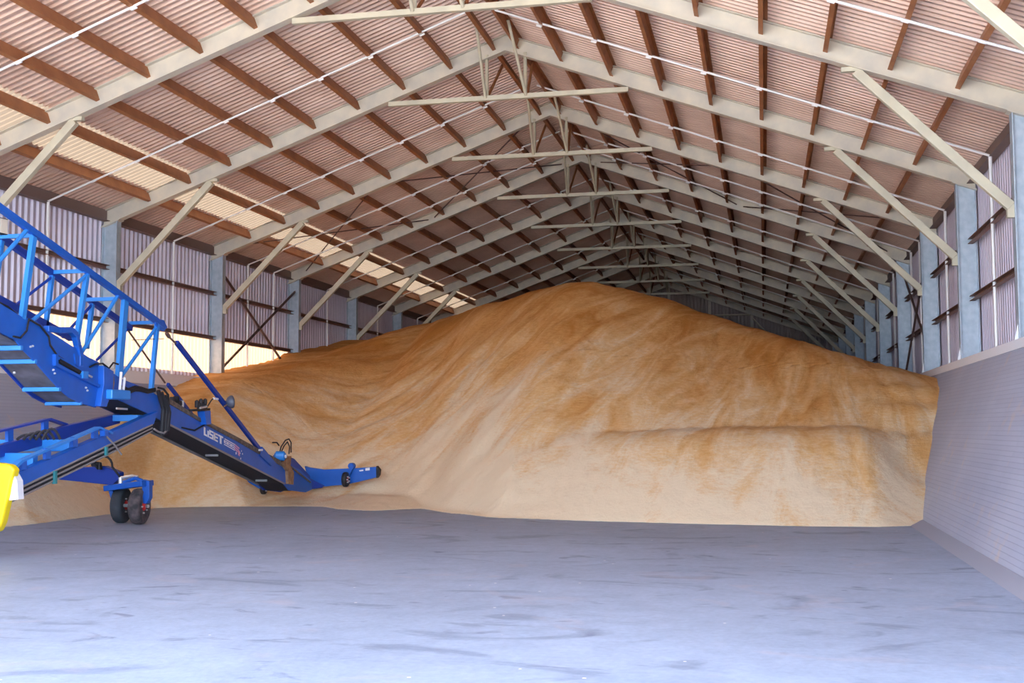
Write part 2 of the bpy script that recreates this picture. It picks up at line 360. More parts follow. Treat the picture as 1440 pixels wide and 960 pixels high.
b = MB(); p = at_y(1008, 443, YBACK - .3); q = at_y(1056, 442, YBACK - .3); b.tube([(p.x - 1, p.y, q.z), q], .05)
tag(b.build('gable_rail', 'brace'), 'thin horizontal rail on the far gable wall left of the right post', 'rail')
b = MB(); b.tube([at_y(1059, 448, YBACK - .3), at_y(1082, 472, YBACK - .3)], .05)
tag(b.build('gable_brace', 'brace'), 'thin diagonal brace on the far gable wall right of the right post', 'brace')

# ------------------------------------------------------------------ portal frames
def ibeam(depth, fl, tf, tw):   # closed profile, p across, q along depth from 0..depth
    h = fl / 2; w = tw / 2
    return [(-h, 0), (h, 0), (h, tf), (w, tf), (w, depth - tf), (h, depth - tf), (h, depth), (-h, depth), (-h, depth - tf), (-w, depth - tf), (-w, tf), (-h, tf)]
def make_frame(k):
    y = YF(k)
    t = empty('portal_frame', (0, y, HS), '', 'frame', 'portal frames')
    for sg in (-1, 1):
        b = MB(); b.sweep(ibeam(.37, .19, .018, .02), (sg * W, y, HS + .03), (sg * W, y, HE + .16), (0, 1, 0), (sg, 0, 0))
        for v in b.v[12:]: v.z = HA - SLOPE * abs(v.x) - .003
        c = part(b, 'column', 'column', t)
        b = MB().box((min(sg * (W - .05), sg * (W + .38)), y - .16, HS + .026), (max(sg * (W - .05), sg * (W + .38)), y + .16, HS + .05))
        b.prism([(sg * (W - .06), y - .012, HS + .04), (sg * (W + .0), y - .012, HS + .3), (sg * (W + .0), y - .012, HS + .04)], (0, .024, 0))
        part(b, 'base_plate', 'sill', c, 'white base plate')
        b = MB(); b.sweep(ibeam(.36, .19, .02, .02), (0, y, HA), (sg * (W + .38), y, HA - SLOPE * (W + .38)), (0, 1, 0), (0, 0, 1))
        r = part(b, 'rafter', 'rafter', t)
        part(MB().sweep([(-.11, -.02), (.11, -.02), (.11, -.001), (-.11, -.001)], (sg * (W - .06), y, HA - SLOPE * (W - .06)), (sg * (W + .40), y, HA - SLOPE * (W + .40)), (0, 1, 0), (0, 0, 1)), 'knee_plate', 'rafter', r)
        A = Vector((sg * 6.78, y, HA - SLOPE * 6.78 - .04)); B = Vector((sg * 9.0, y, 4.95))
        b = MB(); b.bar(A, B, .12, .15, up=(0, 0, 1)); d = (B - A).normalized()
        kb = part(b, 'knee_brace', 'brace', t, bevel=.01)
        part(MB().box((sg * 6.72 - .16, y - .05, A.z + .0), (sg * 6.72 + .1, y + .05, A.z + .07)), 'bracket', 'brace', kb)
        part(MB().box((sg * 9.0 - .06, y - .05, 4.78), (sg * 9.0 + .05, y + .05, 4.98)), 'bracket', 'brace', kb)
    zt = HA - SLOPE * 2.6 - .05
    b = MB().bar((-2.62, y, zt), (2.62, y, zt), .10, .10); tie = part(b, 'ridge_tie', 'brace', t)
    for x in (-.42, .42):
        b = MB().tube([(x, y, HA - .05), (x, y, zt)], .04, 8); part(b, 'hanger', 'brace', t)
        for d in (-1, 1):
            b = MB().tube([(x * .8, y + d * 1.35, HA + .2), (x * 1.05, y + d * .06, zt)], .033, 8)
            part(b, 'ridge_strut', 'brace' if d < 0 else 'purlin', t, 'cream strut' if d < 0 else 'rust brown strut')
    return t
def copy_tree(o, parent=None, skip=()):
    c = o.copy(); C.objects.link(c); c.parent = parent
    for ch in o.children:
        if ch.name.split('.')[0] in skip: continue
        copy_tree(ch, c)
    return c
proto = make_frame(0)
FR = {0: proto}
for k in list(range(-1, 0)) + list(range(1, 10)):
    o = copy_tree(proto, None, skip=('ridge_tie', 'hanger', 'ridge_strut', 'knee_brace') if k == 9 else ())
    o.location.y = YF(k); FR[k] = o
for k in range(-1, 10):
    o = FR[k]
    extra = {-1: 'nearest the camera, mostly out of frame', 0: 'nearest one crossing the frame', 9: 'against the far gable wall'}.get(k)
    o['label'] = 'cream steel portal frame, ' + (extra or ORD[k + 1] + ' from the front of the shed')

# ------------------------------------------------------------------ purlins
PX = [.22, 1.17, 2.23, 3.27, 4.29, 5.30, 6.29, 7.26, 8.25]
sl = math.atan(SLOPE)
for sg, side in ((-1, 'left'), (1, 'right')):
    for i, x in enumerate(PX):
        up = Vector((sg * math.sin(sl), 0, math.cos(sl))); out = Vector((sg * math.cos(sl), 0, -math.sin(sl)))
        z = HA + .13 - SLOPE * x
        h = .23; t = .008; f = .075
        P = [(0, 0), (0, h), (f, h), (f, h - t), (t, h - t), (t, t), (t, 0)]
        P = [(0, 0), (0, h), (f, h), (f, h - t), (t, h - t), (t, t), (f, t), (f, 0)]
        b = MB(); b.sweep(P, (sg * x, YFRONT, z + .005), (sg * x, YBACK - .1, z + .005), out, up)
        where = 'beside the ridge' if i == 0 else ('nearest the eave' if i == len(PX) - 1 else ORD[i] + ' from the ridge')
        tag(b.build('purlin', 'purlin'), 'rust brown steel purlin under the %s roof slope, %s' % (side, where), 'purlin', 'purlins under the %s roof slope' % side)
    b = MB(); x = W + .30; z = HA + .20 - SLOPE * x
    b.box((min(sg * x, sg * (x + .09)), YFRONT, z - .1), (max(sg * x, sg * (x + .09)), YBACK - .1, z + .16))
    b.box((min(sg * (x - .08), sg * x), YFRONT, z - .1), (max(sg * (x - .08), sg * x), YBACK - .1, z - .085))
    tag(b.build('eave_beam', 'eave'), 'dark brown eave beam along the top of the %s wall' % side, 'beam')

# ------------------------------------------------------------------ girts, rods
def bay_name(k): return ORD[k + 1] + ' bay from the front'
for sg, side in ((-1, 'left'), (1, 'right')):
    for k in range(-1, 9):
        if sg < 0 and k > 6: continue
        for z, nm in ((5.33 if sg < 0 else 5.24, 'upper'), (4.12, 'lower')):
            if sg < 0 and k > 2 and nm == 'lower' and k > 3: continue
            b = MB(); b.chan((sg * (W + .30), YF(k) + .02, z), (sg * (W + .30), YF(k + 1) - .02, z), .10, .10, .01, up=(0, 0, 1), flip=-1 if sg > 0 else 1)
            tag(b.build('wall_girt', 'girt'), 'dark brown %s girt on the %s wall, %s' % (nm, side, bay_name(k)), 'girt', 'girts on the %s wall' % side)
        ys = [YF(k) + S * .56] if k != 2 else [YF(2) + S * .38, YF(2) + S * .72]
        for j, y in enumerate(ys):
            which = '' if k != 2 else (', nearer of its two' if j == 0 else ', farther of its two')
            zo = .095
            b = MB().tube([(sg * .1, y, HA + zo + .03), (sg * (W + .25), y, HA + zo - SLOPE * (W + .25))], .022, 8)
            for x in PX[1:]: b.tube([(sg * x - .05, y, HA + zo - SLOPE * abs(x) - SLOPE * sg * -.05), (sg * x + .05, y, HA + zo - SLOPE * abs(x) - SLOPE * sg * .05)], .024, 8)
            tag(b.build('roof_rod', 'rod'), 'white rod under the %s roof slope, %s%s' % (side, bay_name(k), which), 'rod', 'white rods under the %s roof slope' % side)
            b = MB().tube([(sg * (W + .24), y, HS + .02), (sg * (W + .24), y, HE + .02)], .032, 8)
            tag(b.build('wall_rod', 'rod'), 'upright white rod on the %s wall, %s%s' % (side, bay_name(k), which), 'rod', 'white rods on the %s wall' % side)
    ya, yb = YF(2), YF(3)
    for j, (z0, z1) in enumerate(((HE - .4, HS + .35), (HS + .35, HE - .4))):
        b = MB().chan((sg * (W + .17), ya + .05, z0), (sg * (W + .17), yb - .05, z1), .05, .05, .008)
        tag(b.build('wall_cross_brace', 'darkrod'), 'dark diagonal brace on the %s wall, %s' % (side, 'falling away from camera' if j == 0 else 'rising away from camera'), 'brace')
    for j in range(2):
        for a in range(2):
            x0, x1 = (.6, 4.6) if a == 0 else (4.8, 8.8)
            if j: x0, x1 = x1, x0
            b = MB().tube([(sg * x0, ya + .1, HA + .16 - SLOPE * x0), (sg * x1, yb - .1, HA + .16 - SLOPE * x1)], .018, 6)
            tag(b.build('roof_cross_brace', 'darkrod'), 'dark cross rod under the %s roof slope, %s half, %s' % (side, 'ridge' if a == 0 else 'eave', 'running away down the slope' if not j else 'running away up the slope'), 'brace')

# ------------------------------------------------------------------ the heap of grain
def lerp(tab, x):
    if x <= tab[0][0]: return tab[0][1]
    for (a, p), (b_, q) in zip(tab, tab[1:]):
        if x <= b_:
            t = (x - a) / (b_ - a); t = t * t * (3 - 2 * t) * .5 + t * .5; return p + (q - p) * t
    return tab[-1][1]
TOE = [(-9.5, 19.0), (-7.95, 19.4), (-7.8, 21.6), (-7.56, 23.0), (-6.6, 23.7), (-5.65, 23.95), (-3.98, 24.15), (-3.2, 23.3), (-2.49, 23.0), (-1.68, 23.75), (-.58, 22.45), (.47, 21.5), (2.5, 20.95), (4.36, 20.6), (6.1, 20.4), (7.0, 20.45), (7.8, 20.8), (9.5, 21.0)]
MAIN = [(-9.5, 22.0), (-8.4, 21.4), (-7.8, 22.0), (-6.8, 24.0), (-5.6, 24.7), (-3.0, 24.95), (-2.0, 24.3), (-.6, 22.7), (.47, 21.6), (2.5, 21.0), (4.36, 20.65), (6.1, 20.5), (7.8, 20.7), (8.4, 21.4), (9.5, 21.8)]
RY = [(-9.4, 44.0), (-7, 40.5), (-5.5, 37.5), (-4, 34.5), (-2, 32.2), (0.5, 31.3), (4, 31.2), (9.4, 30.6)]
# silhouette of the ridge taken from its sight lines
SIL = [(400, 503), (480, 483), (550, 465), (620, 449), (700, 425), (760, 407), (800, 398), (830, 397), (870, 405), (930, 418), (1000, 442), (1055, 463), (1120, 482), (1180, 499), (1240, 515), (1297, 531)]
RZ = []
for x, y in SIL:
    P = at_y(x, y, 31)
    for _ in range(6): P = at_y(x, y, lerp(RY, P.x))
    RZ.append((P.x, P.z))
RZ.sort()
LW = [(17.4, -.1), (18.5, .25), (19.5, .60), (20.55, .89), (21.7, 1.15), (22.65, 1.5), (23.9, 1.95), (26.9, 2.67), (28.2, 2.95), (30, 3.2), (33, 3.62), (35.5, 4.05), (38.5, 4.5), (41, 4.85), (45, 5.0), (52, 4.6), (70, 2.6)]
RW = [(20.9, -.05), (21.1, .03), (22.65, .62), (24.26, 1.46), (25.3, 2.05), (26.2, 2.50), (27.4, 2.95), (30, 3.9), (34, 5)]
def smin(a, b_, k):
    h = max(k - abs(a - b_), 0) / k; return min(a, b_) - h * h * k * .25
def heap(X, Y):
    toe, mn, ry, rz = lerp(TOE, X), lerp(MAIN, X), lerp(RY, X), lerp(RZ, X)
    s = Y - toe; sm = Y - mn
    a = (rz + .25) / max(ry - mn, 1)
    a = max(a, .45)
    if Y < 17: return -.1
    top = rz + (.05 if X < 6 else max(0, .05 - (X - 6) * .03)) + (.05 * (Y - ry) if Y < ry else -.13 * (Y - ry))
    if Y > ry + 9: top = min(top, rz - 1.17)
    n1 = noise.noise(Vector((X * .35, Y * .35, 0)))
    th = math.atan2(X - PEAK[0] - 6.5, max(PEAK[1] + 7 - Y, .01)) * 1.6
    rr = math.hypot(X - PEAK[0], Y - PEAK[1])
    fur = noise.fractal(Vector((th * 7, rr * .22, 3.1)), .8, 2.2, 4)
    mid = max(0, min(1, sm / 2.0)) * max(0, min(1, (ry - Y) / 3.5))
    main = a * sm + (.07 * n1 + .07 * fur) * mid + .05 * noise.fractal(Vector((X * 1.1, Y * 1.1, 5)), .8, 2.1, 4) * max(0, min(1, sm / .6))
    # slumped bank in front of the face on the right hand side, its top just at eye level
    w = max(0, min(1, (X - .6) / 2.2)); w = w * w * (3 - 2 * w)
    if w > 0:
        d = 1 - ((X - 5.0) / 6.5) ** 2
        bank = smin(.60 * s, 1.40 + .16 * d + .07 * (s - 2.6) + .03 * n1, .35)
        upper = a * (sm - .12) + (.07 * n1 + .06 * fur) * mid
        main = main * (1 - w) + max(bank, upper) * w
    apron = min(.16 * max(s, 0), .20 + .04 * n1); mid2 = max(0, min(1, sm / 1.5)) * max(0, min(1, (ry - Y) / 2))
    if X > 7.0:
        wr = min(1, (X - 7.0) / 1.1); wr = wr * wr * (3 - 2 * wr)
        main = main * (1 - wr) + (lerp(RW, Y) + .03 * n1 * mid) * wr
    if X < -4.8:                          # the face climbs steeply then runs level beside the left wall
        wl = min(1, (-4.8 - X) / 3.2); wl = wl * wl * (3 - 2 * wl)
        zl = lerp(LW, Y + .0) + (.08 * n1 + .05 * fur) * mid
        main = main * (1 - wl) + zl * wl; top = top * (1 - wl) + (zl + .3) * wl
    z = max(smin(main, top, .45), apron if s > 0 else 0)
    z = min(z, 1.3 * max(s, 0) + max(0, -7.2 - X) * 1.0 - .02)
    if s <= 0 and X > -7.25: z = -.04
    z += .012 * noise.fractal(Vector((X * 4, Y * 4, 1)), .7, 2.1, 3) + mid2 * .03 * noise.fractal(Vector((th * 26, rr * .5, 7)), .6, 2.2, 3)
    return z
def make_heap():
    nu, nv = 300, 330; y0, y1 = 17.2, 67.9; vs = []; fs = []
    for j in range(nv + 1):
        t = j / nv; Y = y0 + (y1 - y0) * (t if False else (t * .38 + .62 * t ** 3))
        lim = {}
        for sg in (-1, 1):
            x = sg * XB
            for _ in range(8):
                z = heap(x, Y); x = sg * (XB + LEAN * max(z, 0) + .02 if z < HS else W + .40)
                if z >= HS: break
            lim[sg] = x
        for i in range(nu + 1):
            u = i / nu; X = lim[-1] + (lim[1] - lim[-1]) * u
            vs.append((X, Y, heap(X, Y)))
    for j in range(nv):
        for i in range(nu):
            a = j * (nu + 1) + i; q = (a, a + 1, a + nu + 2, a + nu + 1)
            if max(vs[k][2] for k in q) > -.02: fs.append(q)
    me = bpy.data.meshes.new('grain_heap'); me.from_pydata(vs, [], fs); me.materials.append(M['grain'])
    for p in me.polygons: p.use_smooth = True
    o = bpy.data.objects.new('grain_heap', me); C.objects.link(o)
    tag(o, 'huge heap of golden grain sloping across the shed floor', 'grain', kind='stuff')
make_heap()

exec_conveyor = True
# ------------------------------------------------------------------ the blue belt conveyor
XN, XF = -4.42, -4.96
n_ = lambda x, y: at_x(x, y, XN)
f_ = lambda x, y: at_x(x, y, XF)
WX = Vector((XF - XN, 0, 0))
XO = Vector((1, 0, 0))
base = n_(222, 600); conv = empty('belt_conveyor', (base.x, base.y, 0), 'blue mobile belt conveyor with a lattice boom, its foot resting in the grain', 'conveyor')
def CP(mb, name, m_, parent=None, label=None, **k): return part(mb, name, m_, parent or conv, label, **k)

# boom: chords, posts, diagonals, cross bars
for nm, fn, a, b_ in (('near', n_, (-420, -12), (228, 457)), ('far', f_, (-420, 37), (184, 462))):
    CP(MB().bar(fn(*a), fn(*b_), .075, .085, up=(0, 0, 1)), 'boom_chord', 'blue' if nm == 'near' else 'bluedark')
    fo = -3 if nm == 'near' else 3
# walkway rail line of the far lower chord
CP(MB().bar(f_(-300, 260), f_(100, 475), .06, .10), 'lower_chord', 'bluedark')
nposts = [((47, 333), (31, 448), .085), ((122, 387), (107, 482), .07), ((176, 420), (167, 530), .125), ((221, 456), (212, 553), .07), ((-60, 262), (-72, 385), .1), ((-200, 160), (-215, 290), .1)]
for a, b_, t in nposts: CP(MB().bar(n_(*a), n_(*b_), .062, t, up=(0, 1, 0)), 'boom_post', 'bluelight')
ndiag = [((38, 323), (0, 366)), ((124, 385), (44, 452)), ((166, 415), (110, 503)), ((222, 457), (170, 530)), ((0, 366), (-30, 400)), ((-70, 258), (-150, 300))]
for a, b_ in ndiag: CP(MB().tube([n_(*a), n_(*b_)], .029, 8), 'boom_diagonal', 'bluelight')
for a, b_ in [((73, 388), (64, 460)), ((130, 424), (122, 490)), ((2, 338), (-8, 415))]: CP(MB().bar(f_(*a), f_(*b_), .06, .06, up=(0, 1, 0)), 'boom_post', 'bluelight')
for a, b_ in [((72, 390), (18, 432)), ((133, 424), (88, 474)), ((180, 462), (136, 506))]: CP(MB().tube([f_(*a), f_(*b_)], .022, 8), 'boom_diagonal', 'bluedark')
for a in [(47, 331), (120, 381), (164, 420), (224, 453), (-60, 250)]:
    p = n_(*a); CP(MB().bar(p, p + WX, .055, .055, up=(0, 0, 1)), 'cross_bar', 'bluelight')

# near chord end plate
CP(MB().prism([n_(216, 448), n_(228, 450), n_(233, 460), n_(228, 466), n_(219, 462)], (.03, 0, 0)), 'end_plate', 'blue')

# curved side plates of the throat
PL = [(-90, 372), (-45, 402), (0, 428), (28, 445), (48, 450), (62, 463), (80, 474), (103, 489), (122, 502), (137, 509), (138, 522), (133, 573), (112, 567), (96, 559), (82, 547), (64, 527), (48, 509), (36, 497), (28, 489), (20, 478), (0, 468), (-45, 450), (-90, 425)]
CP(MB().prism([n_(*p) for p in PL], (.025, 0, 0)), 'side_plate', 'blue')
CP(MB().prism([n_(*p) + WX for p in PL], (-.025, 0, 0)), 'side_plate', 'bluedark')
# belly panels and their cross bars
BL = [(133, 573), (112, 567), (82, 547), (48, 509), (28, 489), (-20, 463), (-90, 425)]
for a, b_ in zip(BL, BL[1:]):
    A, B = n_(*a), n_(*b_); up_ = Vector((0, .02, .03))
    CP(MB().prism([A + up_, B + up_, B + WX + up_, A + WX + up_], (0, .0, .012)), 'belly_panel', 'belly')
for a, t in (((112, 567), .05), ((82, 547), .06), ((48, 508), .06), ((28, 489), .065), ((-20, 461), .06)):
    A = n_(*a); CP(MB().bar(A + Vector((.03, 0, 0)), A + WX * 1.02, t, t, up=(0, 0, 1)), 'belly_bar', 'bluelight', bevel=.008)
for a in ((40, 487.5), (43, 486.5), (72, 520), (74, 525), (118, 545), (120, 549), (17, 524)):
    CP(MB().lathe(n_(*a) + XO * .02, (1, 0, 0), [(.016, 0), (.016, .02), (.008, .03)], 10), 'bolt', 'steel')
# belt ends visible over the throat
CP(MB().prism([n_(0, 424), n_(12, 430), n_(30, 446), n_(0, 432)], WX * .95), 'rubber_flap', 'black')
CP(MB().bar(f_(-10, 421), f_(16, 433), .03, .05), 'grease_line', 'red', label='red tipped line')
# hydraulic ram on the near plate
r = CP(MB().bar(n_(72, 501) + XO * .05, n_(112, 523) + XO * .05, .052, .04).bar(n_(72, 512) + XO * .05, n_(134, 543) + XO * .05, .05, .04).bar(n_(73, 498) + XO * .05, n_(73, 513) + XO * .05, .064, .06, up=(0, 1, 0)), 'ram_frame', 'blue')
CP(MB().tube([n_(77, 506) + XO * .05, n_(107, 523) + XO * .05], .035, 10), 'ram_cylinder', 'black', r)
CP(MB().tube([n_(106, 522) + XO * .06, n_(124, 530) + XO * .06], .016, 8), 'ram_rod', 'steel', r)
CP(MB().box(n_(112, 527) + Vector((.02, -.07, -.05)), n_(112, 527) + Vector((.1, .07, .05))), 'ram_clevis', 'bluelight', r)
# bent support arm over the throat
arm = [(63, 462), (80, 464), (97, 464), (104, 471), (107, 485), (110, 500), (110, 515)]
b = MB()
for a, c in zip(arm, arm[1:]): b.bar(n_(*a) + XO * .02, n_(*c) + XO * .02, .09, .085, up=(0, .4, 1))
CP(b, 'bent_arm', 'blue', bevel=.01)
CP(MB().prism([n_(101, 497), n_(121, 505), n_(123, 512), n_(113, 523), n_(103, 512)], (.045, 0, 0)), 'gusset', 'blue')
# motor bracket
mo = CP(MB().prism([n_(136, 514), n_(150, 522), n_(149, 546), n_(140, 572), n_(131, 571), n_(136, 540)], (.12, 0, 0)), 'motor_bracket', 'blue', bevel=.008)
CP(MB().box(n_(139, 561) + Vector((-.02, 0, 0)), n_(166, 549) + Vector((.22, 0, 0))), 'tensioner_block', 'bluelight', mo, bevel=.02)
for a, b_ in (((160, 548), (162, 523)), ((165, 548), (167, 531))): CP(MB().tube([n_(*a) + XO * .1, n_(*b_) + XO * .1], .022, 8), 'tensioner_rod', 'white', mo)
CP(MB().lathe(n_(152, 538) + XO * .02, (0, .2, 1), [(.07, -.12), (.075, 0), (.06, .1), (.03, .13)], 14), 'hydraulic_motor', 'rust', mo)

# middle trough, between throat and intake
MT = [(150, 520), (170, 533), (190, 541), (207, 549), (232, 562), (228, 592), (208, 582), (165, 562), (150, 556)]
CP(MB().prism([n_(*p) for p in MT], (.025, 0, 0)), 'trough_side', 'blue')
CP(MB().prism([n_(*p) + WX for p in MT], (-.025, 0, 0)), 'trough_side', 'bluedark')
CP(MB().prism([n_(150, 556), n_(165, 562), n_(208, 582), n_(228, 592), n_(228, 590), n_(208, 580), n_(165, 560), n_(150, 554)], WX), 'return_belt', 'black')
CP(MB().bar(n_(172, 574) + XO * -.1, n_(187, 575) + XO * -.1, .02, .03), 'idler_shine', 'steel', label='bright bar standing in for the shine of an idler roller')  # steel bar put in for the shine on an idler

# intake trough running down into the grain
top0, top1 = (228, 560), (437, 668); bot0, bot1 = (226, 592), (437, 690)
IT = [(228, 561), (284, 594), (368, 637), (400, 652), (420, 660), (436, 676), (437, 688), (428, 692), (405, 689), (395, 677), (355, 656), (280, 617), (226, 591)]
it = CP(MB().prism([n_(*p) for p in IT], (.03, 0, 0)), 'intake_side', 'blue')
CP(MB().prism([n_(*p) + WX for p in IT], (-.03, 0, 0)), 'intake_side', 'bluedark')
CP(MB().prism([n_(227, 593), n_(280, 619), n_(355, 658), n_(396, 679), n_(410, 690), n_(410, 687), n_(396, 676), n_(355, 655), n_(280, 616), n_(227, 590)], WX), 'return_belt', 'black')
CP(MB().bar(n_(226, 592) + XO * .035, n_(398, 680) + XO * .035, .02, .03), 'belt_rail', 'grey')
CP(MB().bar(n_(228, 594) + WX, n_(398, 681) + WX, .03, .04), 'belt_rail', 'grey')
for a in ((318, 636), (386, 672)): CP(MB().tube([n_(*a) + WX * .3 - Vector((0, 0, .05)), n_(*a) + WX * .75 - Vector((0, 0, .05))], .022, 8), 'idler_roller', 'steel')
CP(MB().prism([n_(236, 561), n_(284, 591), n_(284, 596), n_(232, 566)], (.05, 0, 0)), 'rubber_skirt', 'dust')
CP(MB().prism([n_(288, 592), n_(330, 614), n_(372, 637), n_(408, 656), n_(405, 661), n_(370, 643), n_(330, 620), n_(288, 598)], (.05, 0, 0)), 'rubber_skirt', 'dust')
CP(MB().prism([n_(232, 568), n_(284, 598), n_(368, 642), n_(425, 670), n_(425, 674), n_(368, 646), n_(284, 602), n_(232, 572)], WX), 'belt', 'black')

# lettering on the intake side: blocky white LISET, striped panel and five stars
def lt(u, v):      # u along the trough 0..1 between px 284..311, v up 0..1
    return n_(284 + 27.5 * u, 611.5 + 14.2 * u - 11.5 * v) + XO * .034
def rect(b, u0, v0, u1, v1, fn=lt): b.prism([fn(u0, v0), fn(u1, v0), fn(u1, v1), fn(u0, v1)], (.006, 0, 0))
b = MB(); g = .235
rect(b, 0, 0, .07, 1); rect(b, .07, 0, .16, .22)
rect(b, .19, 0, .25, .78)
u = .28
rect(b, u, 0, u + .2, .2); rect(b, u, .4, u + .2, .6); rect(b, u, .8, u + .2, 1); rect(b, u, .6, u + .06, .8); rect(b, u + .14, .2, u + .2, .4)
u = .51
rect(b, u, 0, u + .2, .2); rect(b, u, .4, u + .2, .6); rect(b, u, .8, u + .2, 1); rect(b, u, 0, u + .07, 1)
u = .74
rect(b, u, .8, u + .24, 1); rect(b, u + .08, 0, u + .16, .8)
CP(b, 'lettering', 'white', it, 'blocky white letters')
b = MB()
def l2(u, v): return n_(312.5 + 15 * u, 625 + 8.5 * u - 9.5 * v) + XO * .034
for v in (0, .28, .56, .84): rect(b, .05 * (v > .1), v, 1, v + .13, l2)
for u in (.0, .3, .62): rect(b, u, .28, u + .08, .7, l2)
CP(b, 'striped_panel', 'white', it, 'small white striped print')
b = MB()
def l3(u, v): return n_(327.5 + 7 * u, 633 + 6 * u - 9.5 * v) + XO * .034
rect(b, 0, .75, .9, .95, l3); rect(b, 0, .42, .8, .6, l3); rect(b, 0, .1, .6, .28, l3); rect(b, .7, -.25, 1, .5, l3)
CP(b, 'pink_stripes', 'pink', it, 'pink stripes')
b = MB()
for (x, y), r_ in (((329.5, 637), .03), ((335, 637), .018), ((338.5, 638), .018), ((337, 634), .016), ((336, 644.5), .02)):
    c = n_(x, y) + XO * .034; P = []
    for k in range(10):
        a = math.pi / 2 + k * math.pi / 5; q = r_ * (1 if k % 2 == 0 else .45); P.append(c + Vector((0, math.cos(a) * q, math.sin(a) * q)))
    b.prism(P, (.006, 0, 0))
CP(b, 'stars', 'white', it, 'five small white stars')

# valve bracket standing on the intake side
br = CP(MB().prism([n_(277, 578), n_(286, 577), n_(287, 596), n_(280, 597)], (.14, 0, 0)), 'valve_bracket', 'blue', bevel=.006)
CP(MB().bar(n_(262, 577) + XO * .05, n_(287, 575) + XO * .05, .14, .035), 'valve_bar', 'black', br)
b = MB()
for x, y in ((272, 568), (278, 566), (284, 566), (275, 571), (281, 571)): b.lathe(n_(x, y) + XO * .06, (0, .1, 1), [(.03, -.06), (.035, 0), (.035, .05), (.015, .07)], 10)
CP(b, 'valve', 'black', br); CP(MB().tube([n_(271, 573.5) + XO * .14, n_(280, 571.5) + XO * .14], .018, 8), 'valve_spool', 'steel', br)
b = MB()
for x, y in ((241, 563), (246, 562), (250, 568), (243, 567)): b.lathe(f_(x, y) + XO * .02, (0, .1, 1), [(.05, -.06), (.06, 0), (.05, .06)], 10)
CP(b, 'valve', 'black'); CP(MB().box(f_(252, 572) + Vector((0, 0, 0)), f_(254.5, 563) + Vector((.06, 0, 0))), 'valve_cap', 'white', label='white cap')
CP(MB().tube([n_(287, 573) + XO * .05, n_(294, 562) + XO * .05, n_(297, 560) + XO * .05], .012, 6), 'lamp_cable', 'black')
CP(MB().tube([n_(296, 560) + XO * .06, n_(302, 561) + XO * .06], .02, 8), 'cable_clip', 'white')

# struts from the boom end to the intake
CP(MB().tube([n_(231, 463), n_(240, 476), n_(249, 484)], .016, 8).lathe(n_(236, 471), n_(240, 476) - n_(231, 463), [(.03, -.06), (.035, 0), (.03, .06)], 8), 'turnbuckle', 'darkrod')
st = CP(MB().bar(n_(248, 481), n_(372, 641), .07, .075), 'strut', 'bluedark', bevel=.008)
CP(MB().prism([n_(365, 628), n_(388, 655), n_(378, 655), n_(362, 640)], (.06, 0, 0)), 'strut_foot', 'blue', st)
CP(MB().tube([f_(180, 464), f_(232, 538)], .016, 8), 'far_rod', 'darkrod')
CP(MB().bar(f_(236, 540), f_(280, 596), .05, .055), 'far_strut', 'bluedark')
CP(MB().tube([n_(185, 478), n_(231, 476)], .006, 5), 'cable', 'darkrod')
# work lamps
b = MB(); c = n_(317, 565) + XO * .1; ax = Vector((.55, .6, .1)); b.lathe(c, ax, [(.03, -.09), (.085, -.05), (.115, .0), (.12, .035)], 20)
lm = CP(b, 'work_lamp', 'lampgrey', smooth=True); CP(MB().lathe(c, ax, [(.105, .03), (.06, .042), (.01, .045)], 20), 'lens', 'bluedark', lm)
CP(MB().tube([c, n_(313, 572) + XO * .02], .018, 6), 'lamp_arm', 'darkrod', lm)
b = MB(); p = n_(-6, 316); b.box(p + Vector((0, -.06, -.12)), p + Vector((.1, .12, .09)))
l2_ = CP(b, 'flood_lamp', 'black', bevel=.01); CP(MB().box(p + Vector((.1, -.05, -.11)), p + Vector((.105, .10, .075))), 'lens', 'rafter', l2_)
CP(MB().tube([p + Vector((0, 0, -.1)), f_(-4, 345)], .02, 6), 'lamp_arm', 'darkrod', l2_)

# black hose bundle round the pivot
def arc(p, q, sag, n=8, side=Vector((0, 0, 1))):
    p, q = Vector(p), Vector(q); return [p.lerp(q, i / n) + side * sag * 4 * (i / n) * (1 - i / n) for i in range(n + 1)]
for k, (a, b_, c_) in enumerate((((216, 549), (222, 575), (221, 612)), ((219, 552), (225, 576), (224, 610)), ((222, 556), (227, 580), (226, 606)))):
    CP(MB().tube([n_(*a) + XO * (.08 + .02 * k), n_(*b_) + XO * (.1 + .02 * k), n_(*c_) + XO * (.08 + .02 * k)], .035, 8), 'hose', 'black')
CP(MB().tube([n_(216, 545) + XO * .08, n_(222, 547) + XO * .1, n_(227, 555) + XO * .12, n_(228, 568) + XO * .12, n_(222, 585) + XO * .1], .018, 8), 'hose', 'black')
CP(MB().tube([n_(229, 594) + XO * .12, n_(227, 603) + XO * .12, n_(221, 609) + XO * .12, n_(213, 607) + XO * .12, n_(207, 603) + XO * .12], .016, 8), 'hose', 'grey')
b = MB(); pts = [(168, 546), (176, 550), (186, 546), (194, 547), (204, 550), (214, 548)]
for dy in (0, 3, -3): b.tube([n_(x, y + dy * (1 - .1 * i)) + XO * .05 for i, (x, y) in enumerate(pts)], .02, 6)
CP(b, 'hose_bundle', 'black')
for pts in ([(36, 448), (33, 465), (24, 475), (14, 473)], [(38, 450), (52, 458), (64, 473), (66, 485), (76, 500), (85, 506)], [(122, 516), (130, 512), (140, 511), (149, 518), (155, 510), (162, 512)], [(286, 596), (270, 605), (252, 601)]):
    CP(MB().tube([n_(*p) + XO * .05 for p in pts], .014, 6), 'hose', 'black')

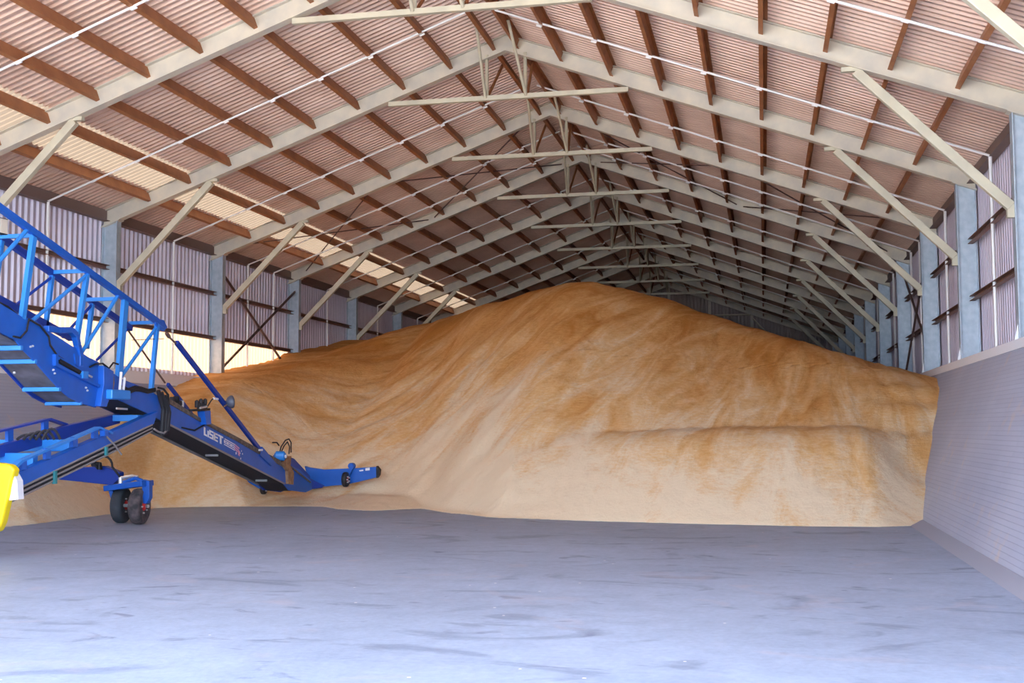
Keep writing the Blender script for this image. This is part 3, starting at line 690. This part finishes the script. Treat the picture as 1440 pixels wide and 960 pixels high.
# head of the intake: clamp, motor, hoses
cl = CP(MB().prism([n_(396, 645), n_(404, 641), n_(403, 655), n_(408, 664), n_(407, 681), n_(400, 680), (n_(399, 662)), n_(392, 651)], (.09, 0, 0)), 'clamp_plate', 'rust', label='rusty dust caked plate')
mt_ = CP(MB().lathe(n_(392, 641) + XO * .03, (1, .3, 0), [(.05, -.12), (.10, -.08), (.10, .08), (.04, .12)], 16), 'drive_motor', 'bluelight')
CP(MB().lathe(n_(390.5, 641.5) + XO * .16, (1, .1, 0), [(.035, 0), (.03, .03)], 12), 'motor_cap', 'white', mt_)
CP(MB().box(n_(360, 634) + XO * .0, n_(365, 631) + XO * .07), 'grease_cap', 'white', label='white cap')
for pts in ([(392, 636), (394, 628), (400, 619), (405, 617), (408, 622), (408, 636)], [(394, 636), (398, 627), (403, 621), (406, 628), (405, 638)], [(382, 622), (388, 622), (391, 626)]):
    CP(MB().tube([n_(*p) + XO * .02 for p in pts], .014, 6), 'hose', 'black')
CP(MB().prism([n_(403, 640), n_(414, 645), n_(436, 669), n_(437, 684), n_(432, 686), n_(418, 664), n_(404, 648)], WX * .55), 'guard', 'bluedark')
CP(MB().bar(n_(405, 655) + XO * .04, n_(434, 678) + XO * .04, .03, .03), 'guard_edge', 'dust')

# transverse feeder across the foot
YG = 25.3
g_ = lambda x, y, d=0: at_y(x, y, YG + d)
fe = CP(MB().prism([g_(428, 655), g_(434, 657), g_(455, 660), g_(500, 658), g_(530, 656), g_(531, 664), g_(529, 671), g_(505, 677), g_(487, 681), g_(455, 684), g_(437, 687)], (0, .12, 0)), 'feeder', 'blue', bevel=.01)
CP(MB().prism([g_(434, 672, -.3), g_(456, 683, -.05), g_(452, 686, -.05), g_(436, 688, -.3)], (0, .05, 0)), 'feeder_skirt', 'bluedark', fe)
CP(MB().prism([g_(529, 655, -.02), g_(533, 660, -.02), g_(532, 668, -.02), g_(529, 672, -.02)], (0, .16, 0)), 'feeder_cap', 'black', fe)
CP(MB().lathe(g_(494, 655, -.05), (0, 1, 0), [(.05, -.05), (.07, -.03), (.07, .1)], 14).bar(g_(489, 668, -.1), g_(496, 656, -.1), .06, .07), 'adjuster', 'blue', fe)
b = MB(); b.prism([g_(505, 661, -.01), g_(511, 660, -.01), g_(511, 662, -.01), g_(506, 662.5, -.01)], (0, -.01, 0)).prism([g_(514, 658, -.01), g_(520, 657, -.01), g_(520, 661, -.01), g_(514, 661.5, -.01)], (0, -.01, 0))
CP(b, 'decal', 'white', fe, 'white decal')
CP(MB().prism([g_(338, 671, -.7), g_(346, 672, -.7), g_(400, 685, -.7), g_(400, 690, -.7), g_(366, 688, -.7)], (0, .12, 0)), 'feeder', 'blue')
def wheel(c, axis, R, w, tyre='tyre', parent=None, hub='red'):
    t_ = [(R * .55, -w * .42), (R * .86, -w / 2), (R * .96, -w * .40), (R, -w * .18), (R, w * .18), (R * .96, w * .40), (R * .86, w / 2), (R * .55, w * .42)]
    o = CP(MB().lathe(c, axis, t_, 36), 'wheel', tyre, parent, smooth=True)
    CP(MB().lathe(c, axis, [(R * .2, -w * .5), (R * .56, -w * .36), (R * .56, w * .36), (R * .35, w * .30), (R * .22, w * .5), (R * .1, w * .56)], 24), 'hub', hub, o, smooth=False)
    b = MB(); ax = Vector(axis).normalized(); u_ = ax.cross(Vector((0, 0, 1))).normalized(); w_ = u_.cross(ax)
    for k in range(5):
        a = k * 2 * math.pi / 5; b.lathe(Vector(c) + (u_ * math.cos(a) + w_ * math.sin(a)) * R * .38 + ax * w * .3, ax, [(.016, 0), (.016, .05)], 6)
    CP(b, 'wheel_nuts', 'steel', o)
    return o
wheel(g_(486, 674, -.2), (1, .0, 0), .165, .10, 'black')
wheel(g_(371, 687, -.8), (1, .0, 0), .12, .10, 'black', hub='black')

# chassis: two arms, guard rails, cross beams, pipes
XR = XN + .08; a_ = lambda x, y: at_x(x, y, XR)
CP(MB().prism([a_(222, 578), a_(217, 596), a_(24, 687), a_(-60, 727), a_(-60, 702), a_(24, 664), a_(71, 645), a_(137, 616), a_(205, 585)], (-.12, 0, 0)), 'chassis_arm', 'blue', bevel=.012)
rl = CP(MB().bar(a_(137, 601), a_(28, 648), .10, .03).bar(a_(28, 648), a_(10, 664), .10, .04).bar(a_(137, 601), a_(155, 609), .10, .03), 'guard_rail', 'bluelight')
for x, y, z in ((133, 603, 616), (104, 614, 628), (66, 630, 645), (32, 647, 660)): CP(MB().bar(a_(x, y), a_(x, z), .05, .12, up=(0, 1, 0)), 'rail_post', 'blue', rl)
XL = XF - .06; e_ = lambda x, y: at_x(x, y, XL)
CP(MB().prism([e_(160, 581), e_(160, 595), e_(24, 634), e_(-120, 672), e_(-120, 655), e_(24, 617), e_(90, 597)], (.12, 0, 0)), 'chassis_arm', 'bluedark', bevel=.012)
rl = CP(MB().bar(e_(68, 589), e_(-110, 632), .10, .03).bar(e_(68, 589), e_(92, 597), .10, .03), 'guard_rail', 'bluedark')
for x, y, z in ((63, 591, 607), (13, 603, 620), (-60, 620, 640)): CP(MB().bar(e_(x, y), e_(x, z), .05, .12, up=(0, 1, 0)), 'rail_post', 'blue', rl)
A = e_(160, 588); B = a_(208, 589)
CP(MB().bar(Vector((A.x, B.y, A.z)) , Vector((B.x - .125, B.y, A.z)), .2, .1), 'cross_beam', 'bluelight', bevel=.01)
for (xn, yn), h in (((112, 626), .17), ((62, 647), .2)):
    B = a_(xn, yn); CP(MB().bar((B.x - .13, B.y, B.z), (B.x - 2.4, B.y, B.z), .12, h), 'cross_beam', 'bluelight', bevel=.012)
b = MB(); c = a_(78, 620) + Vector((-.35, 0, .02))
for k in range(5): b.tube(arc(c + Vector((-.25 + .1 * k, 0, 0)), c + Vector((.0 + .09 * k, .1, 0)), .07 + .02 * k), .02, 6)
CP(b, 'hose_coil', 'black')
for k, m_ in enumerate(('grey', 'black', 'grey', 'black', 'grey')):
    o1, o2 = 3.2 * k, 2.2 * k
    CP(MB().tube([a_(214, 597 + o2), a_(150, 627 + o1), a_(75, 663 + o1), a_(24, 688 + o1), a_(-60, 730 + o1)], .015, 6), 'pipe', m_)
CP(MB().bar(a_(75, 662) + XO * .02, a_(75, 680) + XO * .02, .05, .05, up=(0, 1, 0)), 'pipe_clamp', 'teal')
CP(MB().bar(a_(147, 628) + XO * .02, a_(147, 640) + XO * .02, .05, .05, up=(0, 1, 0)), 'pipe_clamp', 'teal')
CP(MB().tube([a_(146, 614) + XO * .05, a_(154, 624) + XO * .07, a_(165, 639) + XO * .07], .014, 6), 'hose', 'grey')
CP(MB().box(a_(140, 613) + Vector((0, 0, 0)), a_(146, 605) + Vector((.085, 0, 0))), 'valve_box', 'blue')

# outrigger leg with the twin castor wheels
YW = 19.4
v_ = lambda x, y, d=0: at_y(x, y, YW + d)
lg = CP(MB().prism([v_(40, 662), v_(112, 657), v_(130, 656), v_(146, 655), v_(168, 664), v_(168, 673), v_(157, 682), v_(110, 677), v_(60, 672), v_(40, 674)], (0, .16, 0)), 'outrigger_leg', 'bluedark', bevel=.012)
CP(MB().bar(v_(62, 667, .08), a_(62, 662) + Vector((-.16, 0, 0)), .16, .14), 'leg_beam', 'bluedark', lg)
fk = CP(MB().bar(v_(154, 686, -.18), v_(208, 679, -.30), .34, .10), 'fork_crown', 'blue', bevel=.015)
CP(MB().prism([v_(199, 674, -.34), v_(210, 676, -.34), v_(210, 700, -.34), v_(206, 708, -.34), v_(201, 708, -.34), v_(200, 690, -.34)], (0, .12, 0)), 'fork_cheek', 'blue', fk, bevel=.008)
CP(MB().prism([v_(151, 684, -.1), v_(158, 686, -.1), v_(160, 700, -.1), v_(157, 706, -.1)], (0, .12, 0)), 'fork_cheek', 'blue', fk)
CP(MB().tube([v_(170, 683, -.25), v_(170, 671, -.25)], .045, 10).tube([v_(170, 672, -.25), v_(186, 669, -.25), v_(194, 671, -.25)], .03, 8), 'steering_pin', 'steel', fk)
CP(MB().tube([v_(174, 678, -.3), v_(190, 672, -.3), v_(200, 676, -.3)], .035, 8), 'steering_link', 'blue', fk)
CP(MB().lathe(v_(174, 662), (0, 0, 1), [(.10, -.12), (.12, 0), (.10, .1), (.03, .13)], 16), 'pivot_post', 'bluedark', fk)
ax = Vector((1, .12, 0)).normalized()
R_ = .31
c1 = v_(196, 708, -.28); c1.z = R_ + .0; c2 = v_(171, 708, -.02); c2.z = R_
wheel(c1, ax, R_, .20, 'tyredust'); wheel(c2, ax, R_, .20, 'tyre')
CP(MB().tube([c1 + ax * .16, c2 - ax * .16], .03, 8), 'axle', 'steel')
ring = [v_(145 + 13 * math.cos(t), 655 - 14 * math.sin(t), -.15) for t in [math.pi * (1.05 - i * .12) for i in range(10)]] + [v_(170, 672, -.15)]
CP(MB().tube([v_(137, 658, -.15)] + ring[1:], .02, 8), 'hose', 'black')
CP(MB().tube([v_(130, 652, -.1), v_(140, 653, -.1), v_(140, 660, -.1)], .05, 8), 'hose_fitting', 'black')

# yellow moulded guard at the left frame edge, with its white strap
YY = 13.2
y_ = lambda x, y, d=0: at_y(x, y, YY + d)
gd = CP(MB().prism([y_(-75, 646), y_(0, 651), (y_(13, 653)), y_(20, 660), y_(15, 676), y_(9, 705), y_(2, 735), y_(-4, 748), y_(-75, 748)], (0, .14, 0)), 'wheel_guard', 'yellow', bevel=.03)
CP(MB().bar(y_(-60, 664, .3), a_(-52, 705), .12, .12), 'guard_bracket', 'bluedark', gd)
CP(MB().prism([y_(11, 664, .05), y_(18, 665, .05), y_(24, 676, .05), y_(25.5, 702, .05), y_(13, 703.5, .05), y_(16, 690, .05), y_(15, 676, .05)], (0, .12, 0)), 'strap', 'white', gd, 'white strap')

# ------------------------------------------------------------------ light: open front, sun from the left
w = bpy.data.worlds.new('sky'); sc.world = w; w.use_nodes = True
bg = w.node_tree.nodes['Background']; bg.inputs['Color'].default_value = (.62, .78, 1.0, 1); bg.inputs['Strength'].default_value = 3.8
ld = bpy.data.lights.new('sun', 'SUN'); ld.energy = 28.0; ld.angle = .01; ld.color = (1, .93, .84)
lo = bpy.data.objects.new('sun', ld); C.objects.link(lo)
lo.rotation_euler = Vector((-.84, .06, .54)).to_track_quat('Z', 'Y').to_euler()
lo.location = (-30, 10, 30)

sc.view_settings.view_transform = 'Standard'; sc.view_settings.look = 'None'; sc.view_settings.gamma = 1
sc.view_settings.use_curve_mapping = False; sc.view_settings.exposure = 1.17
sc.cycles.max_bounces = 10; sc.cycles.diffuse_bounces = 6; sc.cycles.glossy_bounces = 4
sc.cycles.sample_clamp_indirect = 10
sc.cycles.use_denoising = True
